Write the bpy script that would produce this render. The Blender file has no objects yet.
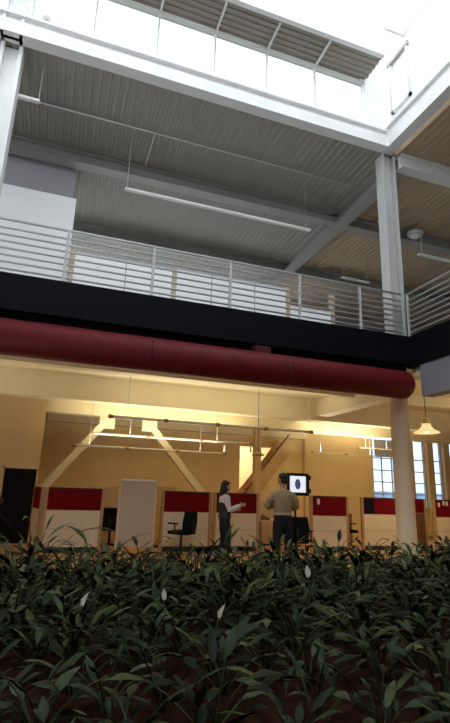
import bpy, bmesh, math, random
from mathutils import Vector, Matrix
random.seed(7)
SC = bpy.context.scene
COL = SC.collection
PI = math.pi

# ------------------------------------------------------------------ materials
def lin(h):
    h = h.lstrip('#')
    out = []
    for i in (0, 2, 4):
        c = int(h[i:i+2], 16) / 255
        out.append(c / 12.92 if c <= .04045 else ((c + .055) / 1.055) ** 2.4)
    return out

def mat(name, col, rough=.6, var=.12, scale=6.0, metal=0.0, bump=0.0, spec=.4, stretch=None):
    m = bpy.data.materials.new(name); m.use_nodes = True
    nt = m.node_tree; b = nt.nodes['Principled BSDF']
    c = lin(col)
    tc = nt.nodes.new('ShaderNodeTexCoord')
    no = nt.nodes.new('ShaderNodeTexNoise'); no.inputs['Scale'].default_value = scale
    no.inputs['Detail'].default_value = 4
    if stretch:
        mp = nt.nodes.new('ShaderNodeMapping'); mp.inputs['Scale'].default_value = stretch
        nt.links.new(tc.outputs['Object'], mp.inputs['Vector']); nt.links.new(mp.outputs['Vector'], no.inputs['Vector'])
    else:
        nt.links.new(tc.outputs['Object'], no.inputs['Vector'])
    r = nt.nodes.new('ShaderNodeValToRGB')
    r.color_ramp.elements[0].position = .3; r.color_ramp.elements[1].position = .7
    r.color_ramp.elements[0].color = [max(0, x * (1 - var)) for x in c] + [1]
    r.color_ramp.elements[1].color = [min(1, x * (1 + var)) for x in c] + [1]
    nt.links.new(no.outputs['Fac'], r.inputs['Fac']); nt.links.new(r.outputs['Color'], b.inputs['Base Color'])
    b.inputs['Roughness'].default_value = rough; b.inputs['Metallic'].default_value = metal
    b.inputs['Specular IOR Level'].default_value = spec
    if bump:
        bp = nt.nodes.new('ShaderNodeBump'); bp.inputs['Strength'].default_value = bump
        nt.links.new(no.outputs['Fac'], bp.inputs['Height']); nt.links.new(bp.outputs['Normal'], b.inputs['Normal'])
    return m

def glow(name, col, strength):
    m = bpy.data.materials.new(name); m.use_nodes = True
    b = m.node_tree.nodes['Principled BSDF']; c = lin(col)
    b.inputs['Base Color'].default_value = c + [1]
    b.inputs['Emission Color'].default_value = c + [1]
    b.inputs['Emission Strength'].default_value = strength
    return m

def glassmat(name, tint, gloss=.06, rough=.02):
    m = bpy.data.materials.new(name); m.use_nodes = True
    nt = m.node_tree; nt.nodes.clear()
    o = nt.nodes.new('ShaderNodeOutputMaterial'); mx = nt.nodes.new('ShaderNodeMixShader')
    t = nt.nodes.new('ShaderNodeBsdfTransparent'); g = nt.nodes.new('ShaderNodeBsdfGlossy')
    t.inputs[0].default_value = lin(tint) + [1]; g.inputs['Roughness'].default_value = rough
    mx.inputs[0].default_value = gloss
    nt.links.new(t.outputs[0], mx.inputs[1]); nt.links.new(g.outputs[0], mx.inputs[2]); nt.links.new(mx.outputs[0], o.inputs[0])
    return m

M = dict(
    upfloor=mat('pale_floor', '#c9c6c0', .7, .05, 1),
    floor=mat('wood_floor', '#b98a58', .45, .18, 3, stretch=(1, 9, 1)),
    soil=mat('soil', '#2c1a11', 1, .5, 9, bump=.6, spec=.02),
    concrete=mat('concrete', '#77726a', .9, .12, 5),
    cream=mat('cream_paint', '#e0d4b2', .6, .04, 2),
    ochre=mat('ochre_paint', '#e6cf9f', .7, .05, 1.2),
    colpaint=mat('pillar_paint', '#d3bda0', .7, .04, 1.2),
    leftwall=mat('tan_wall_paint', '#d8bb8c', .7, .04, 1.2),
    lampshade=glow('lit_shade_glass', '#ffe3a8', .75),
    creamwall=mat('cream_wall_paint', '#dcc496', .7, .04, 1.2),
    deck=mat('grey_deck', '#9b968d', .65, .04, 1.5),
    deckwarm=mat('warm_lit_deck', '#bba68c', .7, .06, 1.5),  # same deck with warm reflected light put into its colour
    colsteel=mat('column_steel', '#bdbcba', .5, .04, 2),
    steel=mat('white_steel', '#e6e5e4', .5, .04, 2),
    greysteel=mat('grey_steel', '#a3a19c', .5, .05, 2),
    white=mat('white_paint', '#e9e9ea', .6, .03, 1.5),
    lilac=mat('lilac_grey_paint', '#b9b7bd', .7, .03, 1.5),
    lilacdark=mat('lilac_beam_paint', '#7d7a82', .7, .04, 1.5),
    black=mat('black_fascia', '#08080e', .7, .2, 2, spec=.1),
    duct=mat('dark_red_duct', '#5c0d11', .55, .1, 3, spec=.2),
    ductdark=mat('duct_seam', '#450a0d', .5, .1, 3, spec=.3),
    rail=mat('rail_paint', '#b6b6b5', .45, .05, 4),
    upanel=mat('white_panel', '#eeeef0', .6, .03, 2),
    paletan=mat('pale_tan_trim', '#b0a08a', .5, .12, 6),
    tan=mat('tan_wood_trim', '#b48d62', .5, .15, 6, stretch=(1, 1, .2)),
    redfab=mat('red_fabric', '#6e0a12', .9, .1, 40, spec=.1),
    blackfab=mat('black_fabric', '#17161a', .9, .15, 40, spec=.1),
    cream_panel=mat('pale_panel', '#dac6a4', .55, .05, 3),
    brown=mat('brown_wood', '#7b5230', .5, .2, 4, stretch=(1, 1, .2)),
    beige=mat('beige_laminate', '#d2b283', .5, .05, 3),
    darkbase=mat('dark_kick', '#2a2220', .6, .1, 3),
    plastic=mat('black_plastic', '#141416', .4, .1, 8),
    chrome=mat('grey_metal', '#8a8a8c', .3, .05, 8, metal=.8),
    pinkboard=mat('pale_board', '#c8b39c', .3, .03, 2),
    board=mat('board_white', '#e2dbd2', .3, .03, 2),
    whitelum=mat('white_luminaire', '#eceae4', .5, .02, 3),
    window=mat('window_white', '#d9dad8', .5, .03, 3),
    leaf=mat('leaf_green', '#28331d', .5, .4, 7, spec=.12),
    leaf2=mat('leaf_deep_green', '#141c10', .5, .4, 7, spec=.1),
    leaf3=mat('leaf_olive', '#444c30', .5, .35, 7, spec=.1),
    bloom=mat('white_bloom', '#b9b7a2', .7, .06, 9),
    litleaf=mat('yellow_lit_leaf', '#a09c6a', .6, .15, 9),  # yellow light put into the leaf colour
    skin=mat('skin', '#a8765a', .6, .06, 20),
    skin2=mat('skin_light', '#b98668', .6, .06, 20),
    hair=mat('black_hair', '#120e0d', .5, .3, 60, stretch=(8, 8, 1)),
    shirt=mat('khaki_shirt', '#8f7a58', .85, .1, 18, bump=.15),
    trousers=mat('black_trousers', '#0b0b0e', .85, .15, 18),
    blouse=mat('white_blouse', '#d2cdca', .85, .04, 18, bump=.1),
    vest=mat('charcoal_vest', '#2c3236', .9, .1, 18),
    greytrousers=mat('dark_grey_trousers', '#191917', .85, .12, 18),
    shoe=mat('black_shoe', '#0d0c0c', .35, .1, 10),
    eye=mat('dark_eye', '#1a120d', .2, .1, 10),
    screenblue=glow('screen_mark', '#39476c', .8),
    screen=glow('screen_glow', '#d5deee', .95),
    lampglow=glow('warm_lamp_glow', '#ffdf9a', 6),
    lampglass=mat('amber_lamp_glass', '#e6c98a', .3, .04, 4),
    glass=glassmat('clear_glass', '#f4f8fa'),
    farglass=glassmat('far_glass', '#c4d4e4', .08),
    outground=mat('outside_paving', '#8f979c', .9, .1, 2),
    outwall=mat('outside_facade', '#b4bfc9', .9, .25, 1.2),
)

def translucent(name, col):
    m = bpy.data.materials.new(name); m.use_nodes = True
    nt = m.node_tree; nt.nodes.clear(); o = nt.nodes.new('ShaderNodeOutputMaterial'); mx = nt.nodes.new('ShaderNodeMixShader')
    a = nt.nodes.new('ShaderNodeBsdfTranslucent'); b = nt.nodes.new('ShaderNodeBsdfDiffuse')
    for q in (a, b): q.inputs[0].default_value = lin(col) + [1]
    mx.inputs[0].default_value = .5
    nt.links.new(a.outputs[0], mx.inputs[1]); nt.links.new(b.outputs[0], mx.inputs[2]); nt.links.new(mx.outputs[0], o.inputs[0])
    return m
M['blind'] = translucent('blind_cloth', '#c9c6c0')
# ------------------------------------------------------------------ helpers
class MB:
    def __init__(s): s.bm = bmesh.new()
    def box(s, lo, hi):
        x0, y0, z0 = lo; x1, y1, z1 = hi
        v = [s.bm.verts.new(p) for p in ((x0,y0,z0),(x1,y0,z0),(x1,y1,z0),(x0,y1,z0),(x0,y0,z1),(x1,y0,z1),(x1,y1,z1),(x0,y1,z1))]
        for f in ((3,2,1,0),(4,5,6,7),(0,1,5,4),(1,2,6,5),(2,3,7,6),(3,0,4,7)): s.bm.faces.new([v[i] for i in f])
        return s
    def beam(s, a, b, w, h):                      # box of section w x h from a to b
        a = Vector(a); b = Vector(b); d = (b - a).normalized()
        u = Vector((0, 0, 1)) if abs(d.z) < .9 else Vector((0, 1, 0))
        r = d.cross(u).normalized(); u = r.cross(d)
        vs = []
        for p in (a, b):
            for i, j in ((-1,-1),(1,-1),(1,1),(-1,1)): vs.append(s.bm.verts.new(p + r*(i*w/2) + u*(j*h/2)))
        for f in ((3,2,1,0),(4,5,6,7),(0,1,5,4),(1,2,6,5),(2,3,7,6),(3,0,4,7)): s.bm.faces.new([vs[i] for i in f])
        return s
    def tube(s, pts, r, n=8):
        return s.loft(pts, [(r, r)] * len(pts) if not isinstance(r, (list, tuple)) else [(q, q) if not isinstance(q, tuple) else q for q in r], n)
    def loft(s, pts, rad, n=10, side=None, dome=False):
        pts = [Vector(p) for p in pts]
        if dome:
            d0 = (pts[0]-pts[1]).normalized(); d1 = (pts[-1]-pts[-2]).normalized()
            r0, r1 = rad[0], rad[-1]; m0 = min(r0); m1 = min(r1)
            pts = [pts[0]+d0*m0*.9, pts[0]+d0*m0*.55] + pts + [pts[-1]+d1*m1*.55, pts[-1]+d1*m1*.9]
            rad = [(r0[0]*.4, r0[1]*.4), (r0[0]*.83, r0[1]*.83)] + list(rad) + [(r1[0]*.83, r1[1]*.83), (r1[0]*.4, r1[1]*.4)]
        rings = []; prev = Vector(side) if side else None
        for i, p in enumerate(pts):
            t = (pts[min(i+1, len(pts)-1)] - pts[max(i-1, 0)])
            t = t.normalized() if t.length > 1e-9 else Vector((0, 0, 1))
            if prev is None: prev = t.orthogonal()
            a = (prev - t*prev.dot(t))
            a = a.normalized() if a.length > 1e-6 else t.orthogonal().normalized()
            prev = a; b = t.cross(a)
            rings.append([s.bm.verts.new(p + a*(math.cos(k*2*PI/n)*rad[i][0]) + b*(math.sin(k*2*PI/n)*rad[i][1])) for k in range(n)])
        for i in range(len(rings)-1):
            for k in range(n):
                s.bm.faces.new((rings[i][k], rings[i][(k+1) % n], rings[i+1][(k+1) % n], rings[i+1][k]))
        s.bm.faces.new(list(reversed(rings[0]))); s.bm.faces.new(rings[-1])
        return s
    def lathe(s, prof, c=(0, 0, 0), n=24):
        rings = []
        for r, z in prof:
            rings.append([s.bm.verts.new((c[0]+math.cos(k*2*PI/n)*r, c[1]+math.sin(k*2*PI/n)*r, c[2]+z)) for k in range(n)])
        for i in range(len(rings)-1):
            for k in range(n): s.bm.faces.new((rings[i][k], rings[i][(k+1) % n], rings[i+1][(k+1) % n], rings[i+1][k]))
        s.bm.faces.new(list(reversed(rings[0]))); s.bm.faces.new(rings[-1])
        return s
    def ell(s, c, r, rot=None, n=12):
        m = Matrix.Translation(c) @ (rot.to_4x4() if rot else Matrix()) @ Matrix.Diagonal((*r, 1))
        bmesh.ops.create_uvsphere(s.bm, u_segments=n, v_segments=max(6, n*2//3), radius=1, matrix=m)
        return s
    def prism(s, poly, axis, a, b):               # poly of 2D points extruded along axis from a to b
        def P(u, v, w): return {'x': (w, u, v), 'y': (u, w, v), 'z': (u, v, w)}[axis]
        A = [s.bm.verts.new(P(u, v, a)) for u, v in poly]; B = [s.bm.verts.new(P(u, v, b)) for u, v in poly]
        n = len(poly)
        s.bm.faces.new(A); s.bm.faces.new(list(reversed(B)))
        for k in range(n): s.bm.faces.new((A[k], B[k], B[(k+1) % n], A[(k+1) % n]))
        return s
    def bevel(s, w, seg=2):
        bmesh.ops.bevel(s.bm, geom=list(s.bm.edges), offset=w, segments=seg, affect='EDGES', profile=.6); return s
    def build(s, name, m, parent=None, smooth=False, local=False, remesh=0):
        bm = s.bm
        bmesh.ops.recalc_face_normals(bm, faces=bm.faces)
        if parent is not None and not local:
            bmesh.ops.translate(bm, verts=bm.verts, vec=-origin(parent))
        o = None
        loc = Vector((0, 0, 0))
        if parent is None and not local and bm.verts:
            xs = [v.co for v in bm.verts]
            loc = Vector(((min(v.x for v in xs)+max(v.x for v in xs))/2, (min(v.y for v in xs)+max(v.y for v in xs))/2, min(v.z for v in xs)))
            bmesh.ops.translate(bm, verts=bm.verts, vec=-loc)
        me = bpy.data.meshes.new(name); bm.to_mesh(me); bm.free()
        if remesh:
            t = bpy.data.objects.new('remesh_source', me); COL.objects.link(t)
            md = t.modifiers.new('r', 'REMESH'); md.mode = 'VOXEL'; md.voxel_size = remesh
            ms = t.modifiers.new('s', 'SMOOTH'); ms.factor = .5; ms.iterations = 4
            dg = bpy.context.evaluated_depsgraph_get()
            me2 = bpy.data.meshes.new_from_object(t.evaluated_get(dg)); bpy.data.objects.remove(t); me = me2; me.name = name
            smooth = True
        ms_ = m if isinstance(m, list) else [m]
        me.materials.clear()
        for q in ms_: me.materials.append(q)
        if smooth: me.polygons.foreach_set('use_smooth', [True]*len(me.polygons))
        o = bpy.data.objects.new(name, me); COL.objects.link(o); o.location = loc
        if parent is not None: o.parent = parent
        return o

def origin(o):
    v = Vector(o.location)
    while o.parent: o = o.parent; v += Vector(o.location)
    return v
def tag(o, label=None, cat=None, group=None, kind=None):
    if label: o['label'] = label
    if cat: o['category'] = cat
    if group: o['group'] = group
    if kind: o['kind'] = kind
    return o
def thing(name, label, cat, loc, group=None, rz=0, kind=None):
    o = bpy.data.objects.new(name, None); COL.objects.link(o)
    o.location = loc; o.rotation_euler = (0, 0, rz); o.empty_display_size = .2
    return tag(o, label, cat, group, kind)
def struct(name, mb, m, label, cat, **k): return tag(mb.build(name, m, **k), label, cat, kind='structure')
def children(o): return [c for c in bpy.data.objects if c.parent == o]
KIDS = {}
def copy_tree(o, parent=None):
    c = o.copy(); COL.objects.link(c); c.parent = parent
    kids = KIDS.setdefault(o.name, children(o))
    for ch in kids: copy_tree(ch, c)
    return c
def B(lo, hi): return MB().box(lo, hi)

# ------------------------------------------------------------------ camera and world
f, pit, roll, yaw = 483.56, math.radians(15.168), math.radians(1.857), math.radians(18.962)
fw = Vector((math.sin(yaw)*math.cos(pit), math.cos(yaw)*math.cos(pit), math.sin(pit)))
r0 = Vector((math.cos(yaw), -math.sin(yaw), 0)); u0 = r0.cross(fw)
rr = r0*math.cos(roll) + u0*math.sin(roll); uu = u0*math.cos(roll) - r0*math.sin(roll)
cd = bpy.data.cameras.new('camera'); cam = bpy.data.objects.new('camera', cd); COL.objects.link(cam)
mw = Matrix((rr, uu, -fw)).transposed().to_4x4(); mw.translation = (0, 0, 1.4); cam.matrix_world = mw
cd.sensor_fit = 'VERTICAL'; cd.sensor_height = 36; cd.lens = f/723*36; cd.clip_start = .05
SC.camera = cam
w = bpy.data.worlds.new('overcast_sky'); SC.world = w; w.use_nodes = True
bg = w.node_tree.nodes['Background']; bg.inputs[0].default_value = (.98, .99, 1, 1); bg.inputs[1].default_value = 3.8
vs = SC.view_settings; vs.view_transform = 'Standard'; vs.look = 'None'; vs.gamma = 1; vs.exposure = 0; vs.use_curve_mapping = False
SC.cycles.use_denoising = True
SC.cycles.max_bounces = 10; SC.cycles.transparent_max_bounces = 12; SC.cycles.diffuse_bounces = 5

# ------------------------------------------------------------------ setting: floors, walls, slabs
struct('floor', B((-7, 7.95, -.25), (20, 20.6, 0)), M['floor'], 'tan wooden floor of the open office', 'floor')
def soil_z(y): return -.05 + .2*min(1, max(0, (y-4)/3.6))
struct('ground_soil', MB().prism([(-3, -.3), (7.75, -.3), (7.75, .15), (7.6, .15), (4, -.05), (-3, -.05)], 'x', -4.8, 7.6), M['soil'], 'dark reddish brown soil of the planting bed', 'soil')
struct('trim_1', B((-7, 7.75, -.3), (7.9, 7.95, .2)), M['concrete'], 'low concrete kerb behind the planting bed', 'kerb')
struct('floor_wing', B((7.6, -3, -.25), (20, 7.95, 0)), M['floor'], 'tan wooden floor of the side wing', 'floor')

XF = 7.75      # line of the side wing's balcony edge
# slab of the upper storey (L-shaped), black edges
struct('slab_main', B((-7, 9.45, 4.25), (20, 20.6, 5.08)), M['cream'], 'cream slab between lower and upper office', 'slab')
struct('slab_wing', B((XF+.16, -3, 4.25), (20, 9.16, 5.08)), M['cream'], 'cream slab of the wing over the lower office', 'slab')
struct('trim_2', B((-7, 9.0, 4.46), (XF, 9.16, 5.16)), M['black'], 'long black balcony edge above the red duct', 'balcony edge')
struct('trim_3', B((XF, -3, 4.4), (XF+.16, 9.16, 5.16)), M['black'], 'black balcony edge of the side wing meeting the long one', 'balcony edge')
struct('shadow_gap_strip', B((-7, 9.17, 4.22), (XF, 9.44, 5.07)), M['black'], 'black strip standing in for the shadow gap behind the red duct', 'soffit')  # black face put in for the shadow gap above the duct
struct('beam_wing_edge', B((7.78, -3, 3.66), (8.1, 8.75, 4.4)), M['lilacdark'], 'pale grey beam under the black edge of the side wing', 'beam')

# lower ceiling beams
bi = 0
for y0, y1, z0, txt in ((10.9, 11.15, 3.98, 'cream ceiling beam nearest the red duct'), (13.0, 13.4, 3.62, 'deep cream ceiling beam in front of the diagonal braces'), (14.4, 14.8, 3.45, 'cream ceiling beam carried by the diagonal braces')):
    struct('beam_lower', B((-7, y0, z0), (20, y1, 4.25)), M['cream'], txt, 'beam')
struct('beam_back', B((-.29, 16.2, 3.42), (8.9, 16.49, 3.98)), M['cream'], 'cream beam along the top of the ochre back wall', 'beam')
struct('beam_girder', B((7.45, 9.5, 3.74), (7.85, 17, 4.25)), M['cream'], 'cream girder running back from the round column', 'beam')

# lower walls
struct('wall_left', B((-7, 14.0, 0), (-.3, 14.15, 4.25)), M['leftwall'], 'tan wall around the black door', 'wall')
struct('wall_back', MB().box((-7, 16.5, 0), (6.35, 16.65, 4.25)).box((6.35, 16.5, 3.05), (7.75, 16.65, 4.25)).box((7.75, 16.5, 0), (8.9, 16.65, 4.25)),
       M['ochre'], 'ochre back wall behind the diagonal braces', 'wall')
struct('wall_back_pale', MB().box((8.9, 16.35, 0), (11.85, 16.5, 4.25)).box((11.85, 16.35, 0), (20, 16.5, 1.0)).box((11.85, 16.35, 3.75), (20, 16.5, 4.25)),
       M['creamwall'], 'cream back wall beside the far windows', 'wall')
struct('wall_recess', B((5.2, 19, 0), (9.5, 19.15, 4.25)), M['cream'], 'pale wall seen through the stair opening', 'wall')
struct('wall_side_left', MB().box((-7.2, -3, -.3), (-7, 20.6, 10.9)).box((-7.2, 9.2, 10.9), (-7, 20.6, 14)).box((-7.2, -3, 13.3), (-7, 9.2, 14)), M['lilac'], 'grey side wall of the hall', 'wall')
struct('wall_side_right', B((20, -3, -.3), (20.2, 20.6, 14)), M['lilac'], 'grey end wall of the wing', 'wall')
struct('wall_front', MB().box((-7.2, -3.2, -.3), (20.2, -3, 9.5)).box((-7.2, -3.2, 13.3), (20.2, -3, 14)).box((7.6, -3.2, 9.5), (20.2, -3, 13.3)), M['lilac'], 'grey wall closing the front of the hall', 'wall')
t = thing('window_8', 'unseen window band added in the front wall to light the upper beams', 'window', (0, -3.1, 9.5), kind='structure')  # added out of view to throw light on the edge beams and white room
mb = MB().box((-7, -3.18, 9.5), (7.6, -3.02, 9.58)).box((-7, -3.18, 13.22), (7.6, -3.02, 13.3))
for k in range(11): mb.box((-7+1.4*k, -3.15, 9.58), (-6.95+1.4*k, -3.05, 13.22))
mb.build('window_frame', M['window'], t); B((-7, -3.1, 9.58), (7.6, -3.09, 13.22)).build('pane', M['glass'], t)
t = thing('window_9', 'unseen window band added in the side wall to light the upper beams', 'window', (-7.1, 3, 10.9), kind='structure')  # second added band, lights the upper beams from the side
mb = MB().box((-7.18, -3, 10.9), (-7.02, 9.2, 10.98)).box((-7.18, -3, 13.22), (-7.02, 9.2, 13.3))
for k in range(9): mb.box((-7.15, -3+1.5*k, 10.98), (-7.05, -2.95+1.5*k, 13.22))
mb.build('window_frame', M['window'], t); B((-7.1, -3, 10.98), (-7.09, 9.2, 13.22)).build('pane', M['glass'], t)
struct('wall_upper_back', MB().box((-7, 20.4, 5.08), (20, 20.6, 6.0)).box((-7, 20.4, 9.7), (20, 20.6, 10.5)).box((9, 20.4, 6), (20, 20.6, 9.7)), M['lilac'], 'grey back wall of the upper office', 'wall')
t = thing('window_7', 'unseen window band added in the back wall to light the upper ceiling', 'window', (1, 20.5, 6.0), kind='structure')  # added behind the partitions so daylight reaches the ribbed ceiling
mb = MB().box((-7, 20.42, 6), (9, 20.58, 6.08)).box((-7, 20.42, 9.62), (9, 20.58, 9.7)).box((-7, 20.44, 8.0), (9, 20.56, 8.05))
for k in range(11): mb.box((-7+1.6*k-.03, 20.44, 6.08), (-7+1.6*k+.03, 20.56, 9.62))
mb.build('window_frame', M['window'], t)
B((-7, 20.5, 6.08), (9, 20.51, 9.62)).build('pane', M['glass'], t)
struct('floor_upper', MB().box((-6.98, 9.17, 5.08), (19.98, 20.4, 5.09)).box((7.92, -2.98, 5.08), (19.98, 9.17, 5.09)), M['upfloor'], 'pale floor of the upper office', 'floor')

# ------------------------------------------------------------------ upper ceiling: ribbed deck
def deck(x0, x1, y0, y1, z, pitch=.2, h=.03, along='y'):
    p = []; a0, a1 = (x0, x1) if along == 'y' else (y0, y1)
    x = a0
    while x < a1 - 1e-6:
        p += [(x, z), (x+pitch*.4, z), (x+pitch*.5, z+h), (x+pitch*.9, z+h)]; x += pitch
    p += [(a1, z), (a1, z+.16), (a0, z+.16)]
    mb = MB()
    return mb.prism(p, 'y', y0, y1) if along == 'y' else mb.prism(p, 'x', x0, x1)
struct('ceiling', deck(-7, 7.9, 9.2, 20.6, 10.42), M['deck'], 'grey ribbed metal ceiling over the upper office', 'ceiling')
struct('ceiling_wing', deck(7.9, 20, -3, 20.6, 10.42), M['deckwarm'], 'ribbed ceiling over the side wing, coloured brownish for warm reflected light', 'ceiling')  # brown tone is warm reflected light put into the deck colour
def ibeam_x(x0, x1, y, z0, z1, w):
    return MB().box((x0, y-w/2, z0), (x1, y+w/2, z0+.04)).box((x0, y-.03, z0+.04), (x1, y+.03, z1-.04)).box((x0, y-w/2, z1-.04), (x1, y+w/2, z1))
def ibeam_y(y0, y1, x, z0, z1, w):
    return MB().box((x-w/2, y0, z0), (x+w/2, y1, z0+.04)).box((x-.03, y0, z0+.04), (x+.03, y1, z1-.04)).box((x-w/2, y0, z1-.04), (x+w/2, y1, z1))
struct('beam_upper', ibeam_x(-7, 20, 12.35, 10.05, 10.42, .34), M['greysteel'], 'grey cross beam under the ribbed ceiling behind the long hanging light', 'beam')
struct('beam_upper_back', ibeam_x(-7, 20, 16.2, 10.05, 10.42, .34), M['greysteel'], 'grey cross beam deep inside the upper office', 'beam')
struct('beam_upper_girder', ibeam_y(9.3, 20.4, 8.05, 9.98, 10.42, .42), M['greysteel'], 'grey girder running back from the upper white column', 'beam')
struct('beam_wing_cross', ibeam_x(7.95, 20, 9.15, 10.0, 10.42, .3), M['steel'], 'pale beam crossing the brownish wing ceiling', 'beam')
# atrium edge beams
def edge_beam_x(): return MB().box((-7, 8.92, 10.40), (7.45, 9.2, 10.72)).box((-7, 9.0, 10.72), (7.45, 9.2, 10.86)).box((-7, 8.90, 10.86), (7.45, 9.2, 10.92))
struct('beam_edge_main', edge_beam_x(), M['steel'], 'white steel edge beam below the row of high windows', 'beam')
struct('beam_edge_wing', MB().box((7.45, -3, 10.40), (7.75, 9.2, 10.78)).box((7.52, -3, 10.78), (7.75, 9.2, 10.98)).box((7.43, -3, 10.98), (7.75, 9.2, 11.05)),
       M['steel'], 'white steel edge beam of the side wing', 'beam')
# columns
struct('column_upper', MB().box((7.47, 9.2, 5.08), (7.53, 9.52, 10.4)).box((7.53, 9.33, 5.08), (7.81, 9.38, 10.4)).box((7.81, 9.2, 5.08), (7.87, 9.52, 10.4)).box((7.59, 9.28, 5.08), (7.75, 9.33, 10.4)),
       M['colsteel'], 'white steel column standing behind the railing corner', 'column')
struct('column_upper_end', MB().box((-2.02, 9.2, 5.08), (-1.94, 9.55, 10.4)).box((-1.94, 9.34, 5.08), (-1.66, 9.42, 10.4)).box((-1.66, 9.2, 5.08), (-1.58, 9.55, 10.4))
       .box((-2.02, 8.95, 10.4), (-1.96, 9.2, 12.4)).box((-1.96, 9.05, 10.4), (-1.66, 9.12, 12.4)).box((-1.66, 8.95, 10.4), (-1.6, 9.2, 12.4)),
       M['steel'], 'white steel column beside the white upper room', 'column')
col_lo = MB().lathe([(.25, 0), (.25, .04), (.21, .1), (.21, 3.7), (.25, 3.72), (.25, 3.78)], (7.58, 9.32, 0), 28)
struct('column_lower', col_lo, M['colpaint'], 'round cream column below the end of the red duct', 'column', smooth=True)

# ------------------------------------------------------------------ clerestory and skylight
win = thing('window_1', 'long band of bright high windows above the white edge beam', 'window', (2.6, 9.1, 10.92), kind='structure')
mb = MB().box((-7, 9.03, 10.92), (7, 9.17, 10.99)).box((-7, 9.03, 12.33), (7, 9.17, 12.42))
mb.build('window_frame', M['window'], win)
xs = [-6.0, -5.05, -4.1, -3.15, -2.2, -1.5, -.22, 1.2, 2.6, 3.98, 5.36]
for x in xs: B((x-.025, 9.05, 10.99), (x+.025, 9.15, 12.33)).build('mullion', M['window'], win)
B((-7, 9.095, 10.99), (7, 9.105, 12.33)).build('pane', M['glass'], win)
struct('column_corner', MB().box((6.85, 8.98, 10.92), (7.08, 9.2, 13.4)).box((7.08, 9.08, 10.92), (7.45, 9.2, 13.4)), M['white'], 'white corner pier between the two high window walls', 'column')
struct('ceiling_strip', deck(-7, 6.9, 8.25, 9.0, 12.42, .15, .04, 'x'), M['deck'], 'grey ribbed soffit strip above the high windows', 'soffit')
t = thing('soffit_struts', 'white struts crossing the ribbed soffit strip above the high windows', 'strut', (2.6, 8.6, 12.3), kind='structure')
for x in xs[1:]: MB().beam((x, 9.02, 12.36), (x, 8.27, 12.39), .05, .05).build('strut', M['window'], t)
struct('trim_5', B((-7, 8.13, 12.4), (6.9, 8.25, 13.4)), M['white'], 'white upstand along the front of the soffit strip', 'upstand')
struct('wall_wing_clerestory', MB().box((7.62, -3, 11.05), (7.75, 8.1, 13.4)).box((7.62, 8.1, 11.05), (7.75, 8.85, 11.4)).box((7.62, 8.1, 13.1), (7.75, 8.85, 13.4)).box((7.62, 8.85, 11.05), (7.75, 9.2, 13.4)),
       M['white'], 'white high wall over the side wing', 'wall')
w2 = thing('window_2', 'small bright window in the white high corner wall', 'window', (7.66, 8.5, 11.4), kind='structure')
MB().box((7.56, 8.1, 11.4), (7.7, 8.17, 13.1)).box((7.56, 8.78, 11.4), (7.7, 8.85, 13.1)).box((7.56, 8.1, 13.02), (7.7, 8.85, 13.1)).box((7.56, 8.1, 11.4), (7.7, 8.85, 11.48)).build('window_frame', M['window'], w2)
B((7.68, 8.17, 11.48), (7.69, 8.78, 13.02)).build('pane', M['glass'], w2)
B((7.54, 8.05, 12.98), (7.6, 8.9, 13.1)).build('head_rail', M['greysteel'], w2)
sk = thing('skylight', 'bright glazed skylight over the atrium', 'skylight', (0, 4.5, 13.4), kind='structure')
SKY0 = 2.6
mb = MB()
for x in (-7, -4, -1, 2, 5, 7.56): mb.box((x, SKY0, 13.42), (x+.06, 8.25, 13.5))
mb.box((-7, SKY0, 13.4), (7.75, SKY0+.08, 13.5)).box((-7, 8.17, 13.4), (7.75, 8.25, 13.5)).box((-7, 5.6, 13.42), (7.75, 5.66, 13.5))
mb.build('glazing_bars', M['white'], sk)
MB().box((-7, SKY0, 13.46), (7.75, 8.25, 13.47)).box((6.9, 8.25, 13.46), (7.75, 9.2, 13.47)).build('pane', M['glass'], sk)
struct('ceiling_atrium', MB().box((-7, -3, 13.4), (7.75, SKY0, 13.55)), M['white'], 'white ceiling beside the skylight', 'ceiling')
struct('roof', MB().box((-7, 9.2, 10.6), (20, 20.6, 10.75)).box((7.9, -3, 10.6), (20, 9.2, 10.75)), M['concrete'], 'flat roof over the upper office', 'roof')
struct('roof_strip', B((-7, 8.25, 12.6), (6.9, 9.3, 12.7)), M['concrete'], 'roof edge above the soffit strip', 'roof')

# ------------------------------------------------------------------ railings
def railing(name, label, p0, p1, posts):
    p0 = Vector(p0); p1 = Vector(p1); d = (p1-p0)
    t = thing(name, label, 'railing', p0)
    MB().tube([p0+Vector((0,0,1.1)), p1+Vector((0,0,1.1))], .028, 10).build('top_rail', M['rail'], t, True)
    for k in range(7):
        z = .1 + .137*k
        MB().tube([p0+Vector((0,0,z)), p1+Vector((0,0,z))], .023, 8).build('rail', M['rail'], t, True)
    for q in posts:
        p = p0 + d*q
        MB().box((p.x-.025, p.y-.025, p.z), (p.x+.025, p.y+.025, p.z+1.09)).box((p.x-.06, p.y-.05, p.z), (p.x+.06, p.y+.05, p.z+.015)).build('post', M['rail'], t)
L = 7.68 + 6.9
railing('balcony_railing', 'long white horizontal-bar railing on the black balcony edge', (-6.9, 9.07, 5.16), (7.68, 9.07, 5.16), [(x+6.9)/L for x in (-6.85, -5.2, -3.55, -1.9, -.2, 1.5, 3.18, 4.85, 6.45, 7.67)])
railing('balcony_railing', 'white horizontal-bar railing along the side wing edge', (7.8, 9.05, 5.16), (7.8, -2.9, 5.16), [.002, .14, .28, .42, .56, .7, .84, .995])

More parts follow.
